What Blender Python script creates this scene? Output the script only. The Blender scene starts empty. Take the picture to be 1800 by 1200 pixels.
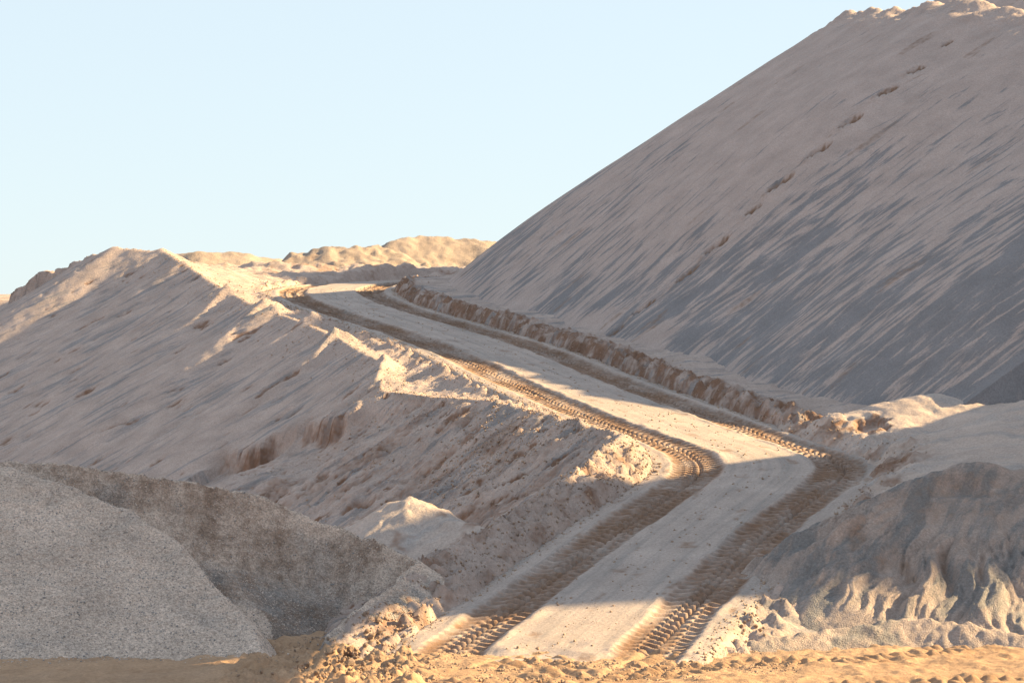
import bpy, math, random
import numpy as np

# ---------------------------------------------------------------- camera, sky, sun, exposure
scene = bpy.context.scene
F = 900.0 / math.tan(math.radians(12.0))      # focal length in pixels of an 1800 px wide frame
CAMZ = 4.1
PITCH = math.atan(100.0 / F)
cam_data = bpy.data.cameras.new("camera")
cam_data.sensor_width = 36.0
cam_data.angle = math.radians(24.0)
cam_data.clip_start = 0.5
cam_data.clip_end = 9000.0
cam = bpy.data.objects.new("camera", cam_data)
scene.collection.objects.link(cam)
cam.location = (0, 0, CAMZ)
cam.rotation_euler = (math.pi / 2 + PITCH, 0, 0)
scene.camera = cam

SUN_EL = math.radians(26.2)
SUN_A = math.radians(-12.0)                    # from +X, turned away from the viewpoint
sun_dir = np.array([math.cos(SUN_A) * math.cos(SUN_EL), -math.sin(SUN_A) * math.cos(SUN_EL), math.sin(SUN_EL)])
world = bpy.data.worlds.new("World")
scene.world = world
world.use_nodes = True
wn = world.node_tree.nodes
wl = world.node_tree.links
wn.clear()
sky = wn.new("ShaderNodeTexSky")
sky.sky_type = 'NISHITA'
sky.sun_disc = False
sky.sun_elevation = SUN_EL
sky.sun_rotation = math.pi / 2 + SUN_A         # clockwise from +Y
sky.altitude = 100
sky.air_density = 1.0
sky.dust_density = 0.8
sky.ozone_density = 1.0
bg = wn.new("ShaderNodeBackground")
bg.inputs[1].default_value = 0.051
wo = wn.new("ShaderNodeOutputWorld")
haze_mix = wn.new("ShaderNodeMix")                # thin high haze whitens the whole sky evenly
haze_mix.data_type = 'RGBA'
haze_mix.inputs[0].default_value = 0.72
haze_mix.inputs[7].default_value = (4.7, 5.4, 5.75, 1)
wl.new(sky.outputs[0], haze_mix.inputs[6])
wl.new(haze_mix.outputs[2], bg.inputs[0])
wl.new(bg.outputs[0], wo.inputs[0])

sl = bpy.data.lights.new("sun", 'SUN')
sl.energy = 5.0
sl.angle = math.radians(0.55)
sl.color = (1.0, 0.73, 0.36)
so = bpy.data.objects.new("sun", sl)
scene.collection.objects.link(so)
from mathutils import Vector
so.rotation_euler = Vector(sun_dir).to_track_quat('Z', 'Y').to_euler()
so.location = (60, -20, 40)

scene.view_settings.view_transform = 'Standard'
scene.view_settings.look = 'None'
scene.view_settings.exposure = 1.82
scene.view_settings.gamma = 1.0
scene.view_settings.use_curve_mapping = False
scene.render.engine = 'CYCLES'
scene.cycles.max_bounces = 5
scene.cycles.diffuse_bounces = 3
scene.cycles.use_denoising = True

# ---------------------------------------------------------------- helpers
FW = np.array([0, math.cos(PITCH), math.sin(PITCH)])
UP = np.array([0, -math.sin(PITCH), math.cos(PITCH)])
RT = np.array([1.0, 0, 0])

def ray(px, py):
    d = RT * (px - 900) + FW * F + UP * (600 - py)
    return d / d[1]

def W(px, py, Y):
    """the point at distance Y (metres north of the viewpoint) on a line of sight measured in the photograph"""
    return np.array([0, 0, CAMZ]) + ray(px, py) * Y

def PTS(l):
    return np.array([W(*p) for p in l])

def hit(px, py, fn, y0=34.0, y1=130.0):
    d = ray(px, py)
    Y = np.arange(y0, y1, 0.04)
    z = fn(d[0] * Y, Y)
    below = np.nonzero(CAMZ + d[2] * Y < z)[0]
    i = below[0] if len(below) else len(Y) - 1
    return np.array([d[0] * Y[i], Y[i], z[i]])

def smooth(a, b, x):
    t = np.clip((x - a) / (b - a), 0, 1)
    return t * t * (3 - 2 * t)

def perlin(x, y, seed=0):
    x = np.asarray(x, float); y = np.asarray(y, float)
    xi = np.floor(x).astype(np.int64); yi = np.floor(y).astype(np.int64)
    fx = x - xi; fy = y - yi
    def g(ix, iy, dx, dy):
        h = (ix * 374761393 + iy * 668265263 + seed * 974711 + 12345) & 0xFFFFFFFF
        h = ((h ^ (h >> 13)) * 1274126177) & 0xFFFFFFFF
        h = (h ^ (h >> 16)) & 0xFFFF
        a = h * (2 * math.pi / 65536.0)
        return np.cos(a) * dx + np.sin(a) * dy
    u = fx * fx * fx * (fx * (fx * 6 - 15) + 10)
    v = fy * fy * fy * (fy * (fy * 6 - 15) + 10)
    a = g(xi, yi, fx, fy); b = g(xi + 1, yi, fx - 1, fy)
    c = g(xi, yi + 1, fx, fy - 1); d = g(xi + 1, yi + 1, fx - 1, fy - 1)
    return 1.5 * ((a * (1 - u) + b * u) * (1 - v) + (c * (1 - u) + d * u) * v)

def fbm(x, y, o=4, seed=0, gain=0.5, lac=2.03):
    r = 0; amp = 1.0
    for i in range(o):
        r = r + amp * perlin(x, y, seed + i * 17)
        x = x * lac + 3.1; y = y * lac + 7.7; amp *= gain
    return r

def billow(x, y, o=3, seed=0, gain=0.5):
    r = 0; amp = 1.0
    for i in range(o):
        r = r + amp * np.abs(perlin(x, y, seed + i * 17))
        x = x * 2.05 + 3.1; y = y * 2.05 + 7.7; amp *= gain
    return r

def near(x, y, P):
    """nearest point of a polyline: distance, z there, arclength, signed side (+ = right of travel)"""
    best = np.full(x.shape, 1e18); bz = np.zeros(x.shape); bs = np.zeros(x.shape); bd = np.zeros(x.shape)
    s0 = 0.0
    for i in range(len(P) - 1):
        a = P[i]; e = P[i + 1] - a; L2 = e[0] ** 2 + e[1] ** 2; L = math.sqrt(L2)
        t = np.clip(((x - a[0]) * e[0] + (y - a[1]) * e[1]) / L2, 0, 1)
        dx = x - a[0] - t * e[0]; dy = y - a[1] - t * e[1]
        d2 = dx * dx + dy * dy
        m = d2 < best
        best = np.where(m, d2, best)
        bz = np.where(m, a[2] + t * e[2], bz)
        bs = np.where(m, s0 + t * L, bs)
        bd = np.where(m, np.sign(e[1] * dx - e[0] * dy), bd)
        s0 += L
    return np.sqrt(best), bz, bs, bd

def env(x, y, P, k, r=0.0, kfun=None):
    """upper envelope of heaps tipped along a ridge line, lying at the angle of repose"""
    z = np.full(x.shape, -1e9)
    for i in range(len(P) - 1):
        a = P[i]; e = P[i + 1] - a; L2 = max(e[0] ** 2 + e[1] ** 2, 1e-9)
        t = np.clip(((x - a[0]) * e[0] + (y - a[1]) * e[1]) / L2, 0, 1)
        d = np.hypot(x - a[0] - t * e[0], y - a[1] - t * e[1])
        if r: d = np.sqrt(d * d + r * r) - r
        z = np.maximum(z, a[2] + t * e[2] - (kfun(d) if kfun else k * d))
    return z

def cone(x, y, p, k, r=0.15):
    d = np.hypot(x - p[0], y - p[1])
    return p[2] - k * (np.sqrt(d * d + r * r) - r)

def inside(x, y, poly):
    c = np.zeros(x.shape, bool)
    n = len(poly)
    for i in range(n):
        x1, y1 = poly[i][:2]; x2, y2 = poly[(i + 1) % n][:2]
        if y1 == y2: continue
        c ^= ((y1 > y) != (y2 > y)) & (x < (x2 - x1) * (y - y1) / (y2 - y1) + x1)
    return c

def smax(a, b, k):
    h = np.clip(0.5 + 0.5 * (a - b) / k, 0, 1)
    return b * (1 - h) + a * h + k * h * (1 - h)

def smin(a, b, k):
    return -smax(-a, -b, k)

def catmull(P, step=0.25):
    P = np.array(P); Q = np.vstack([2 * P[0] - P[1], P, 2 * P[-1] - P[-2]])
    out = []
    for i in range(1, len(Q) - 2):
        n = max(2, int(np.linalg.norm(Q[i + 1] - Q[i]) / step))
        t = np.linspace(0, 1, n, endpoint=False)[:, None]
        a, b, c, d = Q[i - 1], Q[i], Q[i + 1], Q[i + 2]
        out.append(0.5 * (2 * b + (c - a) * t + (2 * a - 5 * b + 4 * c - d) * t ** 2 + (3 * b - a - 3 * c + d) * t ** 3))
    out.append(P[-1:])
    return np.vstack(out)

def tps(P):
    n = len(P); X = P[:, :2]
    def U(r2): return 0.5 * r2 * np.log(r2 + 1e-12)
    D = ((X[:, None] - X[None]) ** 2).sum(2)
    A = np.zeros((n + 3, n + 3))
    A[:n, :n] = U(D) + np.eye(n) * 0.02
    A[:n, n] = 1; A[:n, n + 1:] = X; A[n, :n] = 1; A[n + 1:, :n] = X.T
    w = np.linalg.solve(A, np.concatenate([P[:, 2], [0, 0, 0]]))
    def f(x, y):
        r = w[n] + w[n + 1] * x + w[n + 2] * y
        for i in range(n):
            r = r + w[i] * U((x - X[i, 0]) ** 2 + (y - X[i, 1]) ** 2)
        return r
    return f

def link(o, label=None, cat=None, group=None, kind=None, parent=None):
    scene.collection.objects.link(o)
    if label: o["label"] = label
    if cat: o["category"] = cat
    if group: o["group"] = group
    if kind: o["kind"] = kind
    if parent: o.parent = parent
    return o

def raw_mesh(name, V, Q, mat, smooth_shade=True, attrs=None):
    me = bpy.data.meshes.new(name)
    V = np.ascontiguousarray(V, np.float32); Q = np.ascontiguousarray(Q, np.int32)
    me.vertices.add(len(V)); me.vertices.foreach_set("co", V.ravel())
    k = Q.shape[1]
    me.loops.add(Q.size); me.loops.foreach_set("vertex_index", Q.ravel())
    me.polygons.add(len(Q))
    me.polygons.foreach_set("loop_start", np.arange(0, Q.size, k, dtype=np.int32))
    if smooth_shade:
        me.polygons.foreach_set("use_smooth", np.ones(len(Q), bool))
    for an, av in (attrs or {}).items():
        av = np.asarray(av, np.float32)
        if av.ndim == 2:
            at = me.attributes.new(an, 'FLOAT_VECTOR', 'POINT'); at.data.foreach_set("vector", av.ravel())
        else:
            at = me.attributes.new(an, 'FLOAT', 'POINT'); at.data.foreach_set("value", av)
    me.update(calc_edges=True)
    if mat: me.materials.append(mat)
    return me

def sheet(name, X, Y, Z, mat, keep=None, attrs=None):
    """a surface from 2-D arrays of points; keep = which points are needed"""
    h, w = X.shape
    idx = np.arange(h * w).reshape(h, w)
    Q = np.stack([idx[:-1, :-1], idx[:-1, 1:], idx[1:, 1:], idx[1:, :-1]], -1).reshape(-1, 4)
    V = np.stack([X.ravel(), Y.ravel(), Z.ravel()], 1)
    at = {k: (v.reshape(-1, 3) if v.ndim == 3 else v.ravel()) for k, v in (attrs or {}).items()}
    if keep is not None:
        kq = keep.ravel()[Q].any(1)
        Q = Q[kq]
        used = np.zeros(len(V), bool); used[Q.ravel()] = True
        new = np.cumsum(used) - 1
        V = V[used]; Q = new[Q]; at = {k: v[used] for k, v in at.items()}
    return bpy.data.objects.new(name, raw_mesh(name, V, Q, mat, True, at))

def axis(*segs):
    """concatenated samples: (start, stop, step) ..."""
    out = []
    for a, b, st in segs:
        out.append(np.arange(a, b - 1e-9, st))
    out.append([segs[-1][1]])
    return np.concatenate(out)

def flow(x, y, c, f):
    return np.stack([x * c[0] + y * c[1], x * f[0] + y * f[1], np.zeros_like(x)], -1)

# ---------------------------------------------------------------- materials
def N(nt, typ, **kw):
    n = nt.nodes.new(typ)
    for k, v in kw.items():
        setattr(n, k, v)
    return n

def sand_material(name, pale, grey, damp, streak=(1.0, 0.12), streak_mid=0.55, streak_w=0.12,
                  grain=20.0, bump=0.5, speckle=0.0, speck_scale=28.0, mottle=0.35, rough=0.95, patch=None):
    m = bpy.data.materials.new(name); m.use_nodes = True
    nt = m.node_tree; L = nt.links
    bs = nt.nodes["Principled BSDF"]
    bs.inputs["Roughness"].default_value = rough
    bs.inputs["Specular IOR Level"].default_value = 0.12
    tc = N(nt, "ShaderNodeTexCoord")
    af = N(nt, "ShaderNodeAttribute", attribute_name="flow")
    ad = N(nt, "ShaderNodeAttribute", attribute_name="damp")
    ag = N(nt, "ShaderNodeAttribute", attribute_name="grey")
    mp = N(nt, "ShaderNodeMapping"); mp.inputs["Scale"].default_value = (streak[0], streak[1], 1)
    L.new(af.outputs["Vector"], mp.inputs["Vector"])
    n1 = N(nt, "ShaderNodeTexNoise"); n1.inputs["Scale"].default_value = 1.0; n1.inputs["Detail"].default_value = 9; n1.inputs["Roughness"].default_value = 0.62
    n1.inputs["Distortion"].default_value = 0.45
    L.new(mp.outputs[0], n1.inputs["Vector"])
    add = N(nt, "ShaderNodeMath", operation='ADD'); L.new(n1.outputs["Fac"], add.inputs[0]); L.new(ag.outputs["Fac"], add.inputs[1])
    r1 = N(nt, "ShaderNodeMapRange", interpolation_type='SMOOTHSTEP'); r1.inputs[1].default_value = streak_mid - streak_w; r1.inputs[2].default_value = streak_mid + streak_w
    src = add.outputs[0]
    if patch:                                     # broad sorted patches of coarser grey grains
        mp2 = N(nt, "ShaderNodeMapping"); mp2.inputs["Scale"].default_value = (patch[0], patch[1], 1)
        L.new(af.outputs["Vector"], mp2.inputs["Vector"])
        np_ = N(nt, "ShaderNodeTexNoise"); np_.inputs["Scale"].default_value = 1.0; np_.inputs["Detail"].default_value = 6; np_.inputs["Roughness"].default_value = 0.55; np_.inputs["Distortion"].default_value = 0.8
        L.new(mp2.outputs[0], np_.inputs["Vector"])
        pm = N(nt, "ShaderNodeMath", operation='MULTIPLY_ADD'); L.new(np_.outputs["Fac"], pm.inputs[0]); pm.inputs[1].default_value = patch[2]; pm.inputs[2].default_value = -0.5 * patch[2]
        ad2 = N(nt, "ShaderNodeMath", operation='ADD'); L.new(src, ad2.inputs[0]); L.new(pm.outputs[0], ad2.inputs[1]); src = ad2.outputs[0]
    L.new(src, r1.inputs[0])
    c1 = N(nt, "ShaderNodeMix", data_type='RGBA'); c1.inputs[6].default_value = (*pale, 1); c1.inputs[7].default_value = (*grey, 1)
    L.new(r1.outputs[0], c1.inputs[0])
    # damp, freshly disturbed sand
    n2 = N(nt, "ShaderNodeTexNoise"); n2.inputs["Scale"].default_value = 5.0; n2.inputs["Detail"].default_value = 8; n2.inputs["Roughness"].default_value = 0.7
    L.new(tc.outputs["Object"], n2.inputs["Vector"])
    dm = N(nt, "ShaderNodeMath", operation='MULTIPLY_ADD'); L.new(n2.outputs["Fac"], dm.inputs[0]); dm.inputs[1].default_value = 1.4; dm.inputs[2].default_value = -0.7
    da = N(nt, "ShaderNodeMath", operation='ADD'); L.new(dm.outputs[0], da.inputs[0]); L.new(ad.outputs["Fac"], da.inputs[1])
    r2 = N(nt, "ShaderNodeMapRange", interpolation_type='SMOOTHSTEP'); r2.inputs[1].default_value = 0.2; r2.inputs[2].default_value = 0.95
    L.new(da.outputs[0], r2.inputs[0])
    c2 = N(nt, "ShaderNodeMix", data_type='RGBA'); c2.inputs[7].default_value = (*damp, 1)
    L.new(r2.outputs[0], c2.inputs[0]); L.new(c1.outputs[2], c2.inputs[6])
    # mottling in tone
    n3 = N(nt, "ShaderNodeTexNoise"); n3.inputs["Scale"].default_value = 0.9; n3.inputs["Detail"].default_value = 10; n3.inputs["Roughness"].default_value = 0.65
    L.new(tc.outputs["Object"], n3.inputs["Vector"])
    r3 = N(nt, "ShaderNodeMapRange"); r3.inputs[1].default_value = 0.25; r3.inputs[2].default_value = 0.75; r3.inputs[3].default_value = 1 - mottle; r3.inputs[4].default_value = 1 + mottle
    L.new(n3.outputs["Fac"], r3.inputs[0])
    c3 = N(nt, "ShaderNodeVectorMath", operation='SCALE'); L.new(c2.outputs[2], c3.inputs[0]); L.new(r3.outputs[0], c3.inputs["Scale"])
    # grain
    n4 = N(nt, "ShaderNodeTexNoise"); n4.inputs["Scale"].default_value = grain; n4.inputs["Detail"].default_value = 6; n4.inputs["Roughness"].default_value = 0.75
    L.new(tc.outputs["Object"], n4.inputs["Vector"])
    r4 = N(nt, "ShaderNodeMapRange"); r4.inputs[1].default_value = 0.3; r4.inputs[2].default_value = 0.7; r4.inputs[3].default_value = 0.76; r4.inputs[4].default_value = 1.24
    L.new(n4.outputs["Fac"], r4.inputs[0])
    c4 = N(nt, "ShaderNodeVectorMath", operation='SCALE'); L.new(c3.outputs[0], c4.inputs[0]); L.new(r4.outputs[0], c4.inputs["Scale"])
    col = c4.outputs[0]
    if speckle > 0:
        vo = N(nt, "ShaderNodeTexVoronoi"); vo.inputs["Scale"].default_value = speck_scale
        L.new(tc.outputs["Object"], vo.inputs["Vector"])
        sp = N(nt, "ShaderNodeSeparateColor"); L.new(vo.outputs["Color"], sp.inputs[0])
        r5 = N(nt, "ShaderNodeMapRange"); r5.inputs[3].default_value = 1 - speckle; r5.inputs[4].default_value = 1 + speckle
        L.new(sp.outputs[0], r5.inputs[0])
        c5 = N(nt, "ShaderNodeVectorMath", operation='SCALE'); L.new(col, c5.inputs[0]); L.new(r5.outputs[0], c5.inputs["Scale"])
        col = c5.outputs[0]
    L.new(col, bs.inputs["Base Color"])
    # fine relief
    n5 = N(nt, "ShaderNodeTexNoise"); n5.inputs["Scale"].default_value = 13.0; n5.inputs["Detail"].default_value = 9; n5.inputs["Roughness"].default_value = 0.72
    L.new(tc.outputs["Object"], n5.inputs["Vector"])
    b1 = N(nt, "ShaderNodeBump"); b1.inputs["Strength"].default_value = bump; b1.inputs["Distance"].default_value = 0.08
    L.new(n5.outputs["Fac"], b1.inputs["Height"])
    b2 = N(nt, "ShaderNodeBump"); b2.inputs["Strength"].default_value = bump * 0.7; b2.inputs["Distance"].default_value = 0.06
    L.new(n1.outputs["Fac"], b2.inputs["Height"]); L.new(b1.outputs[0], b2.inputs["Normal"])
    last = b2
    if speckle > 0:
        b3 = N(nt, "ShaderNodeBump"); b3.inputs["Strength"].default_value = 0.6; b3.inputs["Distance"].default_value = 0.03
        L.new(vo.outputs["Distance"], b3.inputs["Height"]); L.new(b2.outputs[0], b3.inputs["Normal"]); last = b3
    L.new(last.outputs[0], bs.inputs["Normal"])
    return m

DAMP = (0.22, 0.128, 0.09)
M_heap = sand_material("heap_sand", (0.372, 0.296, 0.275), (0.200, 0.186, 0.196), (0.19, 0.122, 0.09), streak=(3.6, 0.70), streak_mid=0.55, streak_w=0.065, bump=0.3, mottle=0.16, patch=(0.5, 0.14, 0.40))
M_bank = sand_material("embankment_sand", (0.418, 0.330, 0.300), (0.265, 0.24, 0.243), DAMP, streak=(3.0, 0.45), streak_mid=0.57, streak_w=0.07, bump=0.75, mottle=0.22, patch=(0.4, 0.2, 0.3))
M_pale = sand_material("pale_sand", (0.465, 0.372, 0.335), (0.37, 0.325, 0.315), DAMP, streak=(1.8, 0.5), streak_mid=0.58, streak_w=0.10, bump=0.6, mottle=0.16, patch=(0.5, 0.3, 0.2))
M_pile = sand_material("washed_sand", (0.375, 0.30, 0.272), (0.225, 0.21, 0.212), (0.27, 0.18, 0.135), streak=(2.6, 0.7), streak_mid=0.55, streak_w=0.09, bump=0.6, mottle=0.18, speckle=0.10, speck_scale=45, patch=(0.5, 0.35, 0.35))
M_gravel = sand_material("gravel", (0.53, 0.42, 0.362), (0.27, 0.243, 0.235), (0.23, 0.16, 0.125), streak=(0.8, 0.5), streak_mid=0.62, streak_w=0.14, bump=0.6, mottle=0.22, speckle=0.28, speck_scale=38)
M_road = sand_material("packed_track", (0.395, 0.322, 0.295), (0.305, 0.262, 0.247), (0.225, 0.14, 0.10), streak=(4.0, 0.16), streak_mid=0.55, streak_w=0.12, bump=0.35, mottle=0.16)
M_ground = sand_material("yard_sand", (0.40, 0.262, 0.175), (0.33, 0.225, 0.16), (0.25, 0.145, 0.085), streak=(0.5, 0.5), streak_mid=0.6, streak_w=0.2, bump=0.6, mottle=0.2)
M_far = sand_material("far_sand", (0.33, 0.262, 0.225), (0.26, 0.212, 0.19), (0.27, 0.17, 0.125), streak=(1.2, 0.3), streak_mid=0.56, streak_w=0.10, bump=0.7, mottle=0.25)
M_clod = sand_material("clod_sand", (0.42, 0.30, 0.232), (0.34, 0.255, 0.205), (0.29, 0.18, 0.125), streak=(3, 3), streak_mid=0.55, streak_w=0.2, bump=0.8, mottle=0.2)

# ---------------------------------------------------------------- the haul road's line
ROAD = catmull(PTS([(880, 1215, 34.6), (915, 1185, 36.4), (962, 1142, 39.0), (1060, 1060, 42), (1158, 977, 45), (1250, 905, 47.8), (1322, 853, 50.2), (1378, 814, 52.9),
                    (1310, 790, 54.6), (1228, 762, 56.6), (1110, 717, 61.5), (970, 660, 68), (860, 612, 74), (740, 573, 80), (640, 543, 86),
                    (588, 521, 91), (585, 508, 96), (640, 498, 101), (760, 492, 106), (900, 488, 109)]))
_k = np.hanning(33); _k /= _k.sum()
ROAD = np.stack([np.convolve(np.pad(ROAD[:, i], 16, mode='reflect', reflect_type='odd'), _k, mode='valid') for i in range(3)], 1)
ROAD[:, 2] = np.maximum(ROAD[:, 2], 0.0)
_seg = np.hypot(*np.diff(ROAD[:, :2], axis=0).T)
ROAD_S = np.concatenate([[0], np.cumsum(_seg)])
S_BEND = ROAD_S[np.argmin(np.abs(ROAD[:, 1] - 52.7))]

def road_near(x, y):
    d, z, s, sd = near(x, y, ROAD[::2] if len(ROAD) % 2 else np.vstack([ROAD[::2], ROAD[-1:]]))
    return d * sd, s, z

GAUGE = 1.58
def tread(s, u, pitch, ph):
    """pits left by the lugs of one tyre, u = -1..1 across it"""
    out = np.zeros_like(s)
    for side in (-1, 1):
        p = s / pitch + 0.75 * np.abs(u) ** 1.3 + (0.5 if side > 0 else 0) + ph
        f = p - np.floor(p)
        pulse = smooth(0.03, 0.15, f) * (1 - smooth(0.5, 0.62, f))
        m = smooth(0.02, 0.12, side * u) * (1 - smooth(0.9, 1.05, side * u))
        out = np.maximum(out, pulse * m)
    return out

def bumps(s, u, pitch):
    """rows of little sand cones squeezed up between the lugs"""
    h = np.zeros_like(s)
    for row, off in ((-0.5, 0.0), (0.5, 0.5)):
        f = s / pitch + off; f = f - np.floor(f) - 0.5
        h = np.maximum(h, 1 - np.hypot(f / 0.46, (u - row) / 0.5))
    return np.maximum(h, 0) ** 0.85 * (1 - 0.3 * np.maximum(h, 0))

def rut_profile(s, t):
    """height and dampness of the track's surface, s along, t across (+ right)"""
    z = 0.02 * np.cos(t * 1.1) + 0.012 * fbm(s * 0.6, t * 0.8, 3, 5)
    damp = np.zeros_like(s)
    for k, c in enumerate((-GAUGE, GAUGE)):
        wob = 0.10 * perlin(s * 0.12, s * 0 + 3.3, 40 + k)
        cc = c + wob
        u = (t - cc) / (0.54 + 0.05 * perlin(s * 0.5, t * 0.3, 45 + k)) + 0.06 * fbm(s * 1.7, t * 1.7, 3, 48 + k)
        bowl = 1 - smooth(0.72, 1.12, np.abs(u))
        rim = np.exp(-((np.abs(u) - 1.18) / 0.16) ** 2)
        z = z - 0.06 * bowl + 0.03 * rim * (0.5 + 0.9 * np.clip(fbm(s * 1.6, t * 1.6, 3, 9 + k), -0.5, 1))
        for j, (off, w, ph, pitch, dep) in enumerate(((-0.23, 0.31, 0.0, 0.27, 0.17), (0.22, 0.31, 0.37, 0.27, 0.17))):
            uu = (t - cc - off - 0.05 * perlin(s * 0.3, s * 0 + j, 60 + j + 5 * k)) / w
            str_ = np.clip(0.95 + 0.5 * fbm(s * 0.4 + 9 * j, t * 0.9 + k, 3, 70 + j), 0.3, 1.2)
            z = z - dep * str_ * tread(s, uu, pitch, ph) * (np.abs(uu) < 1.05)
        damp = np.maximum(damp, (0.70 + 0.25 * fbm(s * 0.5, t * 1.2, 3, 49 + k)) * (1 - smooth(0.8, 1.35, np.abs(u))))
    out = smooth(GAUGE + 0.7, GAUGE + 1.2, np.abs(t))
    crumbs = np.clip(fbm(s * 3.1, t * 3.1, 3, 21), -0.2, 1)
    z = z + 0.05 * out * crumbs
    damp = np.maximum(damp, 0.45 * out)
    fl = np.clip(fbm(s * 0.9 + t * 0.4, t * 2.6, 3, 23) - 0.45, 0, 1)
    damp = np.maximum(damp, np.clip(2.2 * fl, 0, 0.55))
    z = z - 0.03 * fl
    return z, damp

# ---------------------------------------------------------------- crest of the embankment beside the road
CREST = PTS([(-60, 575, 114), (60, 512, 108), (140, 462, 104), (200, 437, 101), (288, 441, 99), (325, 465, 95), (405, 516, 88), (460, 543, 84), (540, 570, 79), (592, 594, 75.5),
             (672, 640, 70.5), (672, 688, 66.5), (760, 697, 64), (860, 704, 61.3), (950, 727, 58.3), (1030, 750, 55.6), (1092, 764, 53.2),
             (1040, 806, 51.3), (1000, 838, 50), (930, 888, 48), (830, 938, 45.7), (740, 985, 43.5), (650, 1066, 41.2), (570, 1142, 38.8)])
CREST_END = np.array([[-3.6, 36.0, 0.0]])
RIGHT_OF_CREST = np.vstack([np.array([[-60, 160, 0], [-40, 125, 0]]), CREST, CREST_END, np.array([[-3.6, 20, 0], [90, 20, 0], [90, 160, 0]])])
PEAKS = PTS([(205, 434, 101), (285, 436, 99.5), (325, 459, 95.5), (400, 508, 88.5), (455, 535, 84.8), (478, 534, 83.0), (552, 561, 79.5), (592, 590, 75.6), (676, 634, 70.6), (676, 684, 66.6)])
FALL = (-0.933, -0.36); CONT = (-0.36, 0.933)
K_FLANK = 0.64
SPUR_PX = [((290, 438, 99.5), (262, 462)), ((325, 460, 95.5), (300, 482)), ((398, 507, 88.5), (362, 542)), ((465, 532, 84.2), (405, 584)), ((548, 558, 79.5), (488, 600)), ((592, 587, 75.7), (560, 625)), ((676, 632, 70.7), (660, 680))]
SPURS = []
SCARP = None

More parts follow.
